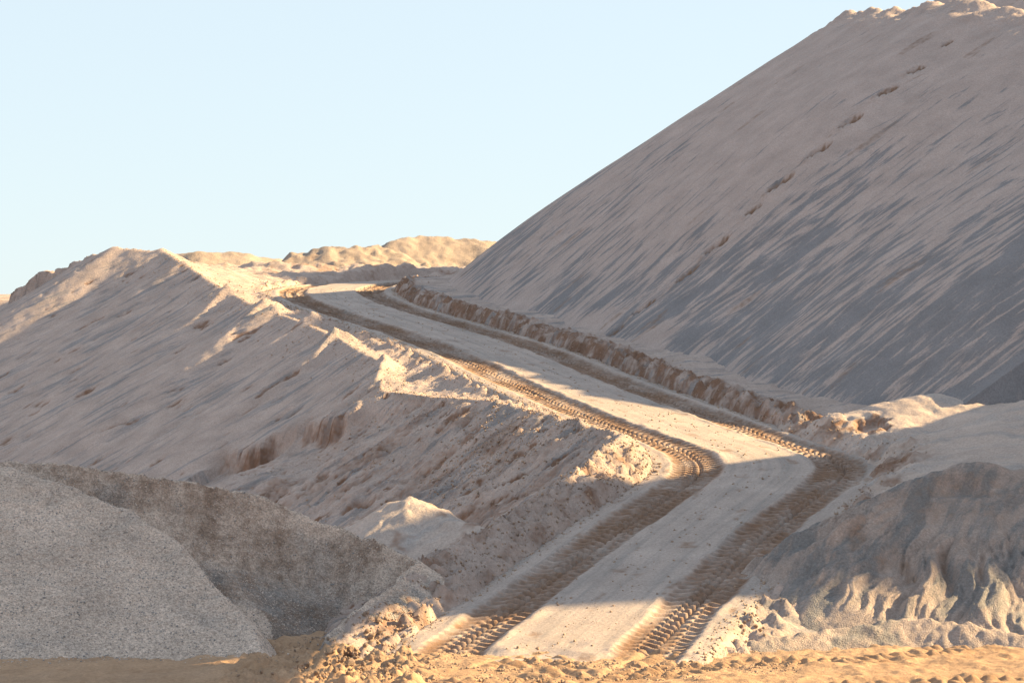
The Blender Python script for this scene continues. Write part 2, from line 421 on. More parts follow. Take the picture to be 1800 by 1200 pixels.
def ramp(x, y, detail=True):
    t, s, rz = road_near(x, y)
    dc, zc, sc, _ = near(x, y, CREST)
    ins = inside(x, y, RIGHT_OF_CREST)
    # top, left of the road
    dr = np.maximum(np.abs(t) - 2.25, 0)
    w = dr / (dr + dc + 1e-6)
    top = rz * (1 - w) + (zc - 0.22 * smooth(0.0, 0.9, dc)) * w
    top = top + 0.05 * np.maximum(y - 100, 0) * smooth(98, 104, y) * (t < 0)
    lowleft = 1 - smooth(S_BEND - 2, S_BEND + 2, s)
    # right of the road: cut bank and shelf
    hb = 0.36 * smooth(S_BEND + 1.0, S_BEND + 6, s) * (1 - smooth(S_BEND + 44, S_BEND + 54, s)) * (0.95 + 0.25 * perlin(s * 0.35, s * 0, 3)) + 0.05
    hb = hb - 0.25 * (1 - smooth(4, 10, s))
    right = rz + hb * smooth(2.15, 2.95, t + 0.22 * fbm(s * 1.3, t * 0.6, 3, 8)) + np.where(s < S_BEND - 2, -0.30, 0.03) * np.maximum(t - 2.6, 0)
    zin = np.where(t < 0, top, right)
    # flank
    fl = env(x, y, CREST, K_FLANK)
    z = np.where(ins, zin, fl)
    for i, p in enumerate(PEAKS):
        z = smax(z, cone(x, y, p, 0.60), 0.10)
    for P in SPURS:
        z = smax(z, env(x, y, P, 0.62), 0.06)
    z = np.maximum(z, env(x, y, PTS([(1252, 1072, 41.0), (1290, 1068, 41.0), (1325, 1092, 40.6)]), 0.9, 0.1))
    damp = np.zeros_like(x); grey = np.zeros_like(x)
    if detail and SCARP is not None:
        a = x * CONT[0] + y * CONT[1]; b = x * FALL[0] + y * FALL[1]
        out = (~ins).astype(float)
        nearrough = (1 - smooth(62, 72, y)) * out * smooth(-11, -6, x)
        z = z + out * (0.10 * fbm(a * 0.35, b * 0.07, 3, 31) + 0.035 * fbm(a * 1.6, b * 0.25, 3, 33) + 0.02 * fbm(a * 3, b * 3, 3, 34))
        bl = fbm(a * 1.1, b * 0.55, 4, 35)
        z = z + nearrough * (0.13 * bl + 0.09 * np.clip(fbm(a * 3.1, b * 1.6, 4, 36, 0.65), -0.3, 1))
        # slipped scarps on the flank
        ds, zs, ss, sd = near(x, y, SCARP)
        L = 9.0
        hh = 0.75 * (0.75 + 0.5 * perlin(ss * 0.8, ss * 0 + 2, 48)) * smooth(0, 1.0, ss) * (1 - smooth(SCARP_L - 1.0, SCARP_L - 0.02, ss))
        flute = 0.34 * np.abs(perlin(ss * 1.9, ss * 0 + 1.3, 44)) + 0.12 * np.abs(perlin(ss * 5.0, ss * 0 + 4.4, 45)) + 0.05 * fbm(x * 3, y * 3, 2, 46)
        below = sd * ds
        cut = hh * smooth(-0.02, 0.22, below + flute - 0.1) * (1 - smooth(0.3, 3.4, below)) * (ss > 0.02)
        z = z - cut
        damp = np.maximum(damp, (0.55 + 0.4 * fbm(ss * 0.9, below, 2, 47)) * smooth(0.05, 0.18, below + flute) * (1 - smooth(0.2, 0.55, below)) * hh / 0.6)
        # small slips further up
        slip = np.clip(fbm(a * 1.5, b * 0.7, 4, 51) - 0.55, 0, 1) * out
        z = z - 0.30 * slip
        damp = np.maximum(damp, np.clip(slip * 3.2, 0, 0.75))
        pit = np.clip(fbm(a * 3.0, b * 0.8, 4, 53, 0.65) - 0.45, 0, 1) * nearrough
        z = z - 0.28 * pit
        damp = np.maximum(damp, np.clip(pit * 4, 0, 1.0))
        dd = np.clip(0.38 + 0.55 * fbm(a * 0.8, b * 0.5, 3, 52), 0, 0.7)
        damp = np.maximum(damp, nearrough * dd * 0.8)
        # the top of the bank: dumped, lumpy
        ti = ins & (t < 0)
        lump = fbm(x * 0.8, y * 0.8, 4, 61)
        edge = smooth(0.0, 0.6, np.minimum(dc, dr + 0.25))
        z = z + ti * edge * (0.09 * lump + 0.055 * np.clip(fbm(x * 3.3, y * 3.3, 3, 62, 0.65), -0.2, 1))
        # clumped windrow by the left rut
        wr = ti * np.exp(-((np.abs(t) - 2.75) / 0.35) ** 2)
        z = z + wr * (0.05 + 0.13 * np.clip(fbm(s * 1.4, t * 2, 3, 63), -0.6, 1))
        damp = np.maximum(damp, wr * 0.35 * (1 - lowleft))
        # lower bank face by the left rut
        lf = ti * lowleft * smooth(2.2, 2.7, np.abs(t))
        z = z + lf * (0.07 * billow(s * 0.9, t * 1.6, 3, 64) + 0.11 * fbm(s * 2.6, t * 3.5, 4, 641, 0.65) - 0.03)
        damp = np.maximum(damp, lf * np.clip(0.35 + 0.5 * fbm(s * 0.8, t * 1.5, 3, 65), 0, 0.8))
        # crumbled cut bank on the right
        rb = (ins & (t > 0)) * smooth(2.1, 2.35, t) * (1 - smooth(3.0, 3.6, t))
        z = z + rb * (0.16 * fbm(s * 2.6, t * 2.6, 4, 66, 0.62))
        damp = np.maximum(damp, rb * np.clip(0.66 + 0.55 * fbm(s * 1.6, t * 2.4, 4, 67, 0.65), 0.1, 0.95) * smooth(S_BEND - 1, S_BEND + 3, s))
        sh = (ins & (t > 0)) * smooth(3.0, 3.6, t)
        z = z + sh * (0.07 * fbm(x * 0.9, y * 0.9, 4, 68) + 0.03 * np.clip(fbm(x * 4, y * 4, 2, 69), 0, 1))
        damp = np.maximum(damp, sh * 0.18)
        # plateau at the top
        far = smooth(100, 104, y) * ins
        z = z + far * (0.35 * np.exp(-((y - 108 - 1.0 * perlin(x * 0.2, x * 0, 71)) / 1.4) ** 2) * (0.7 + 0.5 * fbm(x * 0.7, y * 0.7, 3, 72)) + 0.10 * fbm(x * 1.1, y * 1.1, 4, 73))
        damp = np.maximum(damp, far * np.clip(0.15 + 0.6 * fbm(x * 0.9, y * 0.6, 3, 74), 0, 0.6))
        led = np.exp(-(((x - 3.7) / 0.6) ** 2 + ((y - 41) / 0.5) ** 2))
        z = z + led * 0.18 * fbm(x * 4, y * 4, 3, 75)
        grey = grey - 0.1 * (ins & (t < 0))
    # let the road surface lie in it
    inroad = 1 - smooth(2.25, 2.75, np.abs(t))
    z = z - inroad * 0.42 * smooth(1, 4, s)
    return z, damp, grey


_sp = []
for _i, ((ax, ay, aY), (bx_, by_)) in enumerate(SPUR_PX):
    e = hit(bx_, by_, lambda x, y: ramp(x, y, False)[0], 40, 110)
    _sp.append(np.array([W(ax, ay, aY) + [0, 0, 0.2 if _i > 1 else 0.0], e + [0, 0, 0.10 if _i > 1 else 0.0]]))
SPURS = _sp
SCARP = np.array([hit(px, py, lambda x, y: ramp(x, y, False)[0], 40, 100) for px, py in
                  [(360, 800), (400, 790), (440, 785), (478, 765), (540, 742), (590, 735), (625, 722), (652, 700)]])
SCARP_L = np.hypot(*np.diff(SCARP[:, :2], axis=0).T).sum()
# ---------------------------------------------------------------- ground
TRACKS = [  # (points on the photograph, half width, depth, pitch)
    ([(1120, 1192), (1230, 1172), (1330, 1163), (1480, 1160), (1600, 1150), (1720, 1128)], 0.42, 0.13, 0.27),
    ([(1180, 1140), (1260, 1128), (1370, 1124), (1470, 1118)], 0.22, 0.10, 0.27),
    ([(1440, 1206), (1560, 1199), (1800, 1192)], 0.42, 0.13, 0.27),
    ([(700, 1212), (860, 1196), (1000, 1200), (1150, 1206)], 0.42, 0.12, 0.27),
    ([(850, 1178), (940, 1158), (1010, 1190)], 0.36, 0.15, 0.29),
    ([(1090, 1196), (1160, 1160), (1225, 1128)], 0.42, 0.14, 0.28),
]
def gz(px, py):
    d = ray(px, py); Y = -CAMZ / d[2]
    return [d[0] * Y, Y, 0.0]

def ground_fn(x, y):
    m = (np.abs(x) < 12) & (y > 32) & (y < 46)
    z = np.zeros_like(x); damp = np.zeros_like(x)
    X = x[m]; Y = y[m]
    q = 0.045 * fbm(X * 0.7, Y * 0.7, 5, 81, 0.6) + 0.04 * np.clip(fbm(X * 3, Y * 3, 3, 82), -0.2, 1)
    d_ = 0.25 + 0.25 * fbm(X * 0.5, Y * 0.5, 3, 84)
    for i, (pl, hw, dep, pitch) in enumerate(TRACKS):
        P = catmull([gz(*p) for p in pl], 0.3)
        d, _, s, sd = near(X, Y, P)
        t = d * sd
        u = t / hw
        bowl = 1 - smooth(0.8, 1.15, np.abs(u))
        rim = np.exp(-((np.abs(u) - 1.2) / 0.15) ** 2)
        endm = smooth(0.0, 0.5, s) if i else 1.0
        q = q * (1 - 0.6 * bowl) + (-0.04 * bowl + 0.025 * rim * (0.6 + fbm(X * 2, Y * 2, 2, 95 + i)) + dep * bumps(s + 0.05 * fbm(X * 3, Y * 3, 2, 97 + i), u + 0.22 * fbm(X * 2.5, Y * 2.5, 3, 98 + i), pitch) * np.clip(0.75 + 0.8 * fbm(X * 1.7, Y * 2.2, 3, 90 + i), 0.05, 1.3)) * endm
        d_ = np.maximum(d_, 0.45 * bowl)
    # rough broken ground on the left
    rough = smooth(-0.9, -1.6, X) * smooth(-4.6, -3.9, X) * (1 - smooth(39.5, 40.5, Y))
    q = q + rough * (0.18 * np.clip(fbm(X * 1.6, Y * 1.6, 5, 85, 0.6), -0.3, 1) + 0.05 * fbm(X * 6, Y * 6, 2, 86))
    z[m] = q; damp[m] = d_
    return z, damp

xs = axis((-4000, -400, 600), (-400, -40, 60), (-40, -12, 4), (-12, -9.2, 0.4), (-9.2, 9.4, 0.034), (9.4, 12, 0.4), (12, 40, 4), (40, 400, 60), (400, 4000, 600))
ys = axis((-300, 0, 60), (0, 30, 5), (30, 34.0, 0.4), (34.0, 42.0, 0.034), (42, 46, 0.3), (46, 160, 6), (160, 1000, 60), (1000, 8000, 700))
GX, GY = np.meshgrid(xs, ys)
GZ, GD = ground_fn(GX, GY)
ground = sheet("ground", GX, GY, GZ, M_ground, attrs={"flow": np.stack([GX, GY, GX * 0], -1), "damp": GD, "grey": GX * 0})
link(ground, "orange sand floor of the yard crossed by tyre prints", "ground", kind="structure")

# ---------------------------------------------------------------- the ramp and its flank
xs = axis((-60, -24, 3), (-24, -8, 0.11), (-8, 9.0, 0.062), (9.0, 12, 0.3), (12, 45, 3))
ys = axis((37.5, 66, 0.062), (66, 86, 0.09), (86, 110, 0.13), (110, 140, 1.5))
RX, RY = np.meshgrid(xs, ys)
RZ, RD, RG = ramp(RX, RY)
keep = (RZ > -0.12) & ~((RX > 9.5) & (RY < 52))
emb = sheet("embankment", RX, RY, RZ, M_bank, keep=keep, attrs={"flow": flow(RX, RY, CONT, FALL), "damp": RD, "grey": RG})
link(emb, "long sand embankment carrying the haul road, its steep flank streaked grey", "embankment", kind="structure")

# ---------------------------------------------------------------- haul road
ss = np.concatenate([np.arange(1.2, S_BEND + 6, 0.034), np.arange(S_BEND + 6, S_BEND + 30, 0.05), np.arange(S_BEND + 30, ROAD_S[-1] - 0.5, 0.12)])
tt = np.concatenate([np.arange(-2.95, -2.4, 0.09), np.arange(-2.4, -0.8, 0.042), np.arange(-0.8, 0.8, 0.13), np.arange(0.8, 2.4, 0.042), np.arange(2.4, 2.96, 0.09)])
cx = np.interp(ss, ROAD_S, ROAD[:, 0]); cy = np.interp(ss, ROAD_S, ROAD[:, 1]); cz = np.interp(ss, ROAD_S, ROAD[:, 2])
def smoothed(v, n=41):
    k = np.hanning(n + 2)[1:-1]; k /= k.sum()
    return np.convolve(np.pad(v, n // 2, mode='edge'), k, mode='valid')
gxx = smoothed(np.gradient(cx, ss)); gyy = smoothed(np.gradient(cy, ss))
nn = np.hypot(gxx, gyy); gxx /= nn; gyy /= nn
S2, T2 = np.meshgrid(ss, tt, indexing='ij')
QX = cx[:, None] + gyy[:, None] * T2; QY = cy[:, None] - gxx[:, None] * T2
pz, pd = rut_profile(S2, T2)
fade = smooth(1.2, 4.0, S2)
start = 1 - smooth(2.2, 4.6, S2 + 1.1 * fbm(T2 * 1.1, S2 * 0.6, 3, 222))
QZ = cz[:, None] + pz * (0.35 + 0.65 * fade) - 0.35 * smooth(2.55, 2.95, np.abs(T2)) - 0.16 * start + 0.02
road = sheet("road", QX, QY, QZ, M_road, attrs={"flow": np.stack([T2, S2, T2 * 0], -1), "damp": pd, "grey": T2 * 0})
link(road, "winding sand haul road with two deep lug-printed tyre ruts", "road", kind="structure")

# ---------------------------------------------------------------- big heap on the right
HR = np.vstack([PTS([(1490, 28, 94), (1705, 0, 84.5)]), np.array([[20.0, 73, 14.8], [21.6, 68.0, 14.0], [22.4, 65.0, 10.2]])])
HC = (0.30, -0.954); HF = (-0.954, -0.30)
FOOT = [(1665, 78, 0.5), (1610, 124, .8), (1560, 160, .9), (1496, 210, 1.0), (1441, 257, 1.0), (1372, 308, 1.1), (1325, 350, .7), (1262, 404, 1.0), (1208, 451, .9), (1132, 507, .9), (1075, 558, .9)]
def heap_plain(x, y):
    z = env(x, y, HR, 1.0, 0.25, lambda d: 0.60 * d + 0.0078 * d * d)
    # two summits added to cast shade, one behind, one nearer and steepened
    z = np.maximum(z, 30.0 - 0.71 * np.hypot(x - 30, y - 112))
    dx = x - 50.5; dy = y - 55.2
    z = smax(z, 31.4 - np.sqrt((0.71 * dx) ** 2 + (np.where(dy < 0, 2.05, 2.4) * dy) ** 2), 1.0)
    a = x * HC[0] + y * HC[1]; b = x * HF[0] + y * HF[1]
    z = z + 0.12 * fbm(a * 0.16, b * 0.05, 2, 101) + 0.03 * fbm(a * 0.8, b * 0.10, 3, 102) + 0.012 * fbm(a * 4, b * 0.5, 2, 103)
    top = np.exp(-((near(x, y, HR)[0]) / 1.2) ** 2)
    z = z + top * 0.22 * fbm(x * 0.8, y * 0.8, 5, 104, 0.6)
    return z
def heap_fn(x, y):
    z = heap_plain(x, y)
    damp = np.zeros_like(x)
    a = x * HC[0] + y * HC[1]; b = x * HF[0] + y * HF[1]
    for px, py, sc in FOOT:
        p = hit(px, py, heap_plain, 55, 100)
        a0 = p[0] * HC[0] + p[1] * HC[1]; b0 = p[0] * HF[0] + p[1] * HF[1]
        da = (a - a0) / (0.22 * sc); db = (b - b0) / (0.42 * sc)
        r = np.hypot(da, db + 0.35 * da)
        z = z - 0.22 * sc * (1 - smooth(0.55, 1.0, r)) + 0.07 * sc * np.exp(-((r - 1.2) / 0.25) ** 2) * (db > 0)
        damp = np.maximum(damp, 0.95 * (1 - smooth(0.8, 1.1, r)))
        tail = np.exp(-(da / 1.3) ** 2) * smooth(0.4, 1.0, db) * (1 - smooth(2.0, 5.0, db))
        damp = np.maximum(damp, 0.35 * tail)
    slip = np.clip(fbm(a * 1.2, b * 0.25, 3, 105) - 0.62, 0, 1)
    damp = np.maximum(damp, np.clip(slip * 2.5, 0, 0.5))
    grey = np.clip(0.085 - 0.020 * (z - 6), -0.13, 0.085) + 0.06 * fbm(a * 0.12, b * 0.08, 3, 106)
    dt, _, rs, _ = near(x, y, ROAD[::4])
    grey = grey - 0.22 * (1 - smooth(3.6, 5.0, dt + 0.8 * fbm(a * 0.5, b * 0.1, 2, 107)))
    return z, damp, grey
ha = axis((-50, -20, 1.0), (-20, 4, 0.16), (4, 40, 0.10), (40, 90, 0.8))     # along the ridge, from its far end towards the viewpoint
hb_ = axis((-62, -8, 0.8), (-8, 22, 0.10))
A0 = HR[0]
AA, BB = np.meshgrid(ha, hb_, indexing='ij')
HX = A0[0] + HC[0] * AA + HF[0] * BB; HY = A0[1] + HC[1] * AA + HF[1] * BB
HZ, HD, HG = heap_fn(HX, HY)
rz_ = ramp(HX, HY, False)[0]
# the foot of the heap runs just behind the road's berm
_fs = np.arange(S_BEND + 2, S_BEND + 52, 2.0)
_fx = np.interp(_fs, ROAD_S, ROAD[:, 0]); _fy = np.interp(_fs, ROAD_S, ROAD[:, 1]); _fz = np.interp(_fs, ROAD_S, ROAD[:, 2])
_gx = np.interp(_fs + .5, ROAD_S, ROAD[:, 0]) - _fx; _gy = np.interp(_fs + .5, ROAD_S, ROAD[:, 1]) - _fy; _g = np.hypot(_gx, _gy)
_fx = _fx + _gy / _g * 4.4; _fy = _fy - _gx / _g * 4.4
_ex = np.clip(heap_plain(_fx, _fy) - (_fz + 0.45), -0.9, 1.3)
_fa = HC[0] * (_fx - A0[0]) + HC[1] * (_fy - A0[1])
_o = np.argsort(_fa)
_corr = np.interp(AA, _fa[_o], smoothed(_ex[_o], 7), left=0.0, right=0.0)
HZ = HZ - _corr * (1 - smooth(0.5, 8.0, HZ - rz_))
_h = HZ - rz_
HZ = HZ + 0.12 * smooth(-2.0, 0.1, _h) * (1 - smooth(0.1, 1.6, _h)) * smooth(57, 60, HY) * (1 - smooth(84, 90, HY))
keep = (HZ > rz_ - 0.5) & (HZ > -0.5)
heap = sheet("sand_heap", HX, HY, HZ, M_heap, keep=keep, attrs={"flow": flow(HX, HY, HC, HF), "damp": HD, "grey": HG})
link(heap, "towering sand heap with grey streaks and a line of footprints up its slope", "sand heap")

# ---------------------------------------------------------------- sand bank outside the bend
EP = PTS([(1545, 782, 53.6), (1570, 752, 55.4), (1600, 718, 56.6), (1640, 693, 57.3), (1690, 706, 57.6), (1750, 710, 57.6), (1800, 700, 58), (1900, 680, 58.5), (2050, 660, 59),
          (1600, 740, 60.0), (1700, 745, 61), (1850, 735, 62),
          (1560, 777, 53.0), (1620, 766, 53), (1680, 750, 53), (1740, 728, 53), (1800, 705, 53), (1900, 688, 53), (2050, 670, 53),
          (1620, 768, 54.8), (1720, 738, 55), (1820, 704, 55.4), (1660, 715, 56.6),
          (1500, 850, 50.3), (1570, 818, 50.5), (1660, 792, 50.5), (1750, 770, 50.5), (1860, 750, 50.5), (2000, 740, 50.5),
          (1430, 930, 47.0), (1490, 893, 47.8), (1570, 852, 48), (1660, 836, 48), (1760, 822, 48), (1880, 812, 48), (2000, 800, 48),
          (1340, 1000, 44.0), (1420, 965, 44.8), (1520, 930, 45.2), (1640, 905, 45.5), (1780, 890, 45.5), (1950, 880, 45.5),
          (1290, 1090, 42.2), (1400, 1110, 42), (1600, 1110, 42), (1850, 1100, 42)])
etps = tps(EP)
def bank_fn(x, y):
    z = etps(x, y)
    t, s, rz = road_near(x, y)
    lim = rz + 1.0 * np.maximum(t - 2.25, -1.0) - 0.05 + 0.12 * fbm(s * 1.5, t * 1.0, 3, 111)
    z = smin(z, lim, 0.15)
    rg = 1 - smooth(2.6, 4.2, t)
    z = z + 0.06 * fbm(x * 0.8, y * 0.8, 3, 112) + 0.07 * fbm(x * 2.0 + y * 1.0, (y - x) * 0.7, 4, 113, 0.6) * (0.5 + rg) + 0.10 * rg * fbm(x * 2.2, y * 2.2, 3, 114)
    damp = np.clip(0.75 * rg * (0.6 + 0.8 * fbm(s * 1.1, t * 0.9, 3, 115)), 0, 0.9)
    # eroded notch beside the heap's foot
    n0 = W(1532, 752, 56.0)
    r = np.hypot((x - n0[0]) / 0.42, (y - n0[1]) / 0.8)
    r = r + 0.35 * fbm(x * 2.6, y * 2.6, 3, 116)
    cut = (1 - smooth(0.5, 1.0, r))
    z = z - 0.28 * cut
    damp = np.maximum(damp, 0.7 * (1 - smooth(0.95, 1.2, r)) * smooth(0.3, 0.7, r))
    grey = 0.06 * fbm(x * 0.6, y * 0.6, 2, 117)
    return z, damp, grey
xs = axis((2.5, 12.6, 0.06), (12.6, 17, 0.4)); ys = axis((42.5, 62, 0.06))
EX, EY = np.meshgrid(xs, ys)
EZ, ED, EG = bank_fn(EX, EY)
et, es, erz = road_near(EX, EY)
keep = (et > 1.9) & (EZ > heap_plain(EX, EY) - 0.5) & (EX > 3.2)
bank = sheet("sand_bank", EX, EY, EZ, M_pale, keep=keep, attrs={"flow": flow(EX, EY, (0.5, 0.87), (-0.87, 0.5)), "damp": ED, "grey": EG})
link(bank, "pale sunlit sand bank outside the bend below the great heap", "sand bank")

# ---------------------------------------------------------------- dug pile at the right front
DR = PTS([(1500, 893, 43.8), (1600, 843, 44.6), (1700, 811, 45), (1800, 824, 45), (1950, 850, 45)])
def pile_fn(x, y):
    z = env(x, y, DR, 0.63, 0.12)
    ang = np.arctan2(x - DR[2][0], -(y - DR[2][1])); rad = np.hypot(x - DR[2][0], y - DR[2][1])
    z = z + 0.07 * fbm((0.86 * x - 0.5 * y) * 1.2, (-0.5 * x - 0.86 * y) * 0.4, 3, 121) + 0.03 * fbm(x * 2.5, y * 2.5, 3, 122)
    damp = np.zeros_like(x)
    # scoop near the top: a steep curved face over a flat lip
    c = W(1690, 872, 43.9)
    dx = (x - c[0]) / 0.78; dy = (y - c[1]) / 0.62
    r = np.hypot(dx, dy)
    zs = c[2] - 0.02 + 1.7 * np.maximum(r - 0.78, 0) * 0.7
    sc = smin(z, zs, 0.05)
    inn = (1 - smooth(1.3, 1.5, r)) * smooth(c[1] - 0.65, c[1] - 0.35, y)
    z = z * (1 - inn) + sc * inn
    damp = np.maximum(damp, 0.35 * inn)
    # gullies and bulging toe
    g = billow(ang * 6.5 + 0.35 * perlin(rad * 1.3, ang * 2, 125), rad * 0.45, 4, 123, 0.6)
    toe = smooth(1.6, 2.6, rad) * (1 - smooth(4.3, 5.0, rad))
    z = z + toe * (0.24 * g - 0.12) - 0.05 * smooth(0.5, 1.5, rad) * (1 - toe) * billow(ang * 9, rad * 0.4, 3, 126)
    al = smooth(0.22, 0.05, np.abs(perlin(ang * 3.3, rad * 0.5, 127))) * smooth(2.2, 2.7, rad) * (1 - smooth(3.3, 3.7, rad))
    z = z - 0.07 * al
    damp = np.maximum(damp, np.clip(0.5 * al + 0.25 * toe * (0.5 - g), 0, 0.6))
    # slumped shelf at the foot
    sh = env(x, y, PTS([(1330, 1112, 39.6), (1480, 1092, 40.2), (1600, 1072, 40.6), (1700, 1085, 40.3), (1850, 1110, 39.6)]), 0.7, 0.1)
    sh = sh + 0.10 * billow(x * 2.2, y * 1.6, 3, 128) - 0.16
    z = smax(z, sh, 0.12)
    grey = np.clip(0.03 - 0.12 * np.maximum(-(z - 0.7), 0), -0.25, 0.1) + 0.12 * fbm((0.86 * x - 0.5 * y) * 0.9, (-0.5 * x - 0.86 * y) * 0.35, 3, 129)
    return z, damp, grey, ang, rad
xs = axis((2.6, 10.4, 0.038), (10.4, 14, 0.3)); ys = axis((38.2, 46.6, 0.038))
PX, PY = np.meshgrid(xs, ys)
PZ, PD, PG, PA, PR = pile_fn(PX, PY)
keep = (PZ > -0.12) & ~((PZ < bank_fn(PX, PY)[0] - 0.3) & (PY > 42.6))
dpile = sheet("sand_pile", PX, PY, PZ, M_pile, keep=keep, attrs={"flow": flow(PX, PY, (0.86, -0.5), (-0.5, -0.86)), "damp": PD, "grey": PG})
link(dpile, "low dug-out pile of grey and tan sand with gullied sunlit foot", "sand pile")

# ---------------------------------------------------------------- gravel pile
GR = PTS([(-260, 800, 44), (0, 810, 44), (110, 814, 44), (230, 832, 44), (350, 850, 44.2), (450, 868, 44.4), (520, 895, 44.4), (600, 930, 44.2), (632, 944, 44), (660, 948, 43.8), (740, 986, 43.2), (655, 1050, 41.4), (575, 1118, 39.6)])
GDEB = PTS([(-300, 790, 44), (-120, 800, 43.5), (20, 822, 43.1), (120, 854, 42.7), (220, 894, 42.2), (318, 962, 41.2), (388, 1042, 40.0), (455, 1128, 38.6)])
G_FRONT = np.vstack([GR, np.array([[-3.4, 37, 0], [-3.4, 30, 0], [-20, 30, 0]])])
def gravel_fn(x, y):
    wx = 0.10 * fbm(x * 0.9, y * 0.9, 3, 138); wy = 0.10 * fbm(x * 0.7 + 9, y * 0.7, 3, 139)
    x = x + wx; y = y + wy
    front = inside(x, y, G_FRONT)
    d, zc, s, _ = near(x, y, GR)
    def cutk(d): return np.where(d < 0.95, 1.55 * d, 1.4725 + 0.5 * (d - 0.95))
    wob = 0.12 * fbm(s * 0.9, d * 0.3, 3, 131)
    cutz = env(x, y, GR, 1, 0, cutk) + wob * smooth(0.05, 0.5, d)
    back = env(x, y, GR, 0.66)
    z = np.where(front, cutz, back)
    gdd, _, _, gsd = near(x, y, GDEB)
    dz = np.where(gsd > 0, env(x, y, GDEB, 0.54, 0.14), env(x, y, GDEB, 1.25, 0.08)) + 0.02 * fbm(x * 0.8, y * 0.8, 3, 132)
    isdeb = dz > z
    z = smax(z, dz, 0.06)
    # slides of fines inside the hollow
    sl1 = env(x, y, PTS([(372, 930, 43.2), (420, 985, 42.2), (450, 1010, 41.6)]), 0.8, 0.2) - 0.6
    z = smax(z, sl1, 0.15)
    calm = 1.0
    z = z + calm * (0.03 * fbm(x * 3.0, y * 3.0, 3, 133) + 0.018 * fbm(x * 11, y * 11, 2, 134))
    # little step at the crest
    cl = np.exp(-((d - 0.35) / 0.25) ** 2) * front
    z = z - 0.06 * cl * np.abs(perlin(s * 2.6, d, 135))
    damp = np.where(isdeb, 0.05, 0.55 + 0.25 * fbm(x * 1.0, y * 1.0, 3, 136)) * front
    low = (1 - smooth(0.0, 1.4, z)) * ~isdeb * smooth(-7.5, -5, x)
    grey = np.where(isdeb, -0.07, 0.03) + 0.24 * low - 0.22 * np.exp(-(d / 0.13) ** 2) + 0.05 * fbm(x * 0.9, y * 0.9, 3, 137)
    return z, np.clip(damp, 0, 0.8), grey, (isdeb, gdd)
xs = axis((-14, -9.6, 0.4), (-9.6, -1.2, 0.036)); ys = axis((32.0, 47.5, 0.038))
VX, VY = np.meshgrid(xs, ys)
VZ, VD, VG, _ = gravel_fn(VX, VY)
keep = (VZ > -0.12) & (VZ > ramp(VX, VY, False)[0] - 0.4)
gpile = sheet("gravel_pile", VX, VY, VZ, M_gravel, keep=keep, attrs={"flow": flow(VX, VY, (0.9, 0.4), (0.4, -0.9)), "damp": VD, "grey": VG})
link(gpile, "grey-brown gravel pile with a scooped-out hollow in front", "gravel pile")

# ---------------------------------------------------------------- small mound behind the gravel pile
MR = PTS([(690, 884, 49.2), (722, 873, 49.0), (765, 893, 48.6), (840, 926, 47.6)])
xs = axis((-5.5, 0.6, 0.045)); ys = axis((45, 52, 0.045))
MX, MY = np.meshgrid(xs, ys)
MZ = env(MX, MY, MR, 0.62, 0.15) + 0.05 * fbm(MX * 1.4, MY * 1.4, 4, 141) + 0.10 * np.clip(fbm(MX * 2.2, MY * 2.2, 3, 142) - 0.25, 0, 1)
keep = MZ > ramp(MX, MY, False)[0] - 0.35
mound = sheet("sand_mound", MX, MY, MZ, M_pale, keep=keep, attrs={"flow": flow(MX, MY, CONT, FALL), "damp": np.clip(fbm(MX * 1.6, MY * 1.6, 3, 143) * 0.8, 0, 0.6), "grey": MX * 0 + 0.02})
link(mound, "small rounded sand mound between the gravel pile and the road bank", "sand mound")

# ---------------------------------------------------------------- far mounds on the skyline
def far_mound(name, ridge, k, rough, label, seed, shade=0.0):
    P = PTS(ridge)
    x0, x1 = P[:, 0].min() - 6, P[:, 0].max() + 6
    y0, y1 = P[:, 1].min() - 7, P[:, 1].max() + 4
    X, Y = np.meshgrid(axis((x0, x1, 0.12)), axis((y0, y1, 0.12)))
    z = env(X, Y, P, k, 0.4)
    z = z + 0.20 * fbm(X * 0.3, Y * 0.2, 3, seed) + rough * (0.16 * billow(X * 1.1, Y * 0.35, 3, seed + 3) + 0.12 * fbm(X * 1.3, Y * 1.3, 3, seed + 5))
    keep = z > 8.0
    damp = np.clip(rough * 0.5 * fbm(X * 0.8, Y * 0.8, 3, seed + 7), 0, 0.5)
    o = sheet(name, X, Y, z, M_far, keep=keep, attrs={"flow": np.stack([X, Y, X * 0], -1), "damp": damp, "grey": X * 0})
    return link(o, label, "sand mound", group="sand mounds on the skyline")
far_mound("far_mound", [(655, 440, 121), (700, 423, 121), (740, 416, 122), (800, 417, 122.5), (830, 419, 122.5), (880, 428, 124), (960, 440, 126)], 0.55, 0.6, "broad sunlit sand mound behind the foot of the great heap", 151)
far_mound("far_mound", [(470, 466, 113), (520, 450, 114), (560, 440, 114.5), (610, 437, 115), (660, 436, 116), (690, 445, 116)], 0.5, 1.2, "rough half-shaded sand mound with crumbling top beyond the road's upper bend", 161)
far_mound("far_mound", [(300, 450, 128), (350, 443, 128), (400, 444, 129), (450, 452, 130), (520, 460, 131)], 0.5, 0.4, "lowest smooth sand mound behind the embankment's topmost peaks", 171)

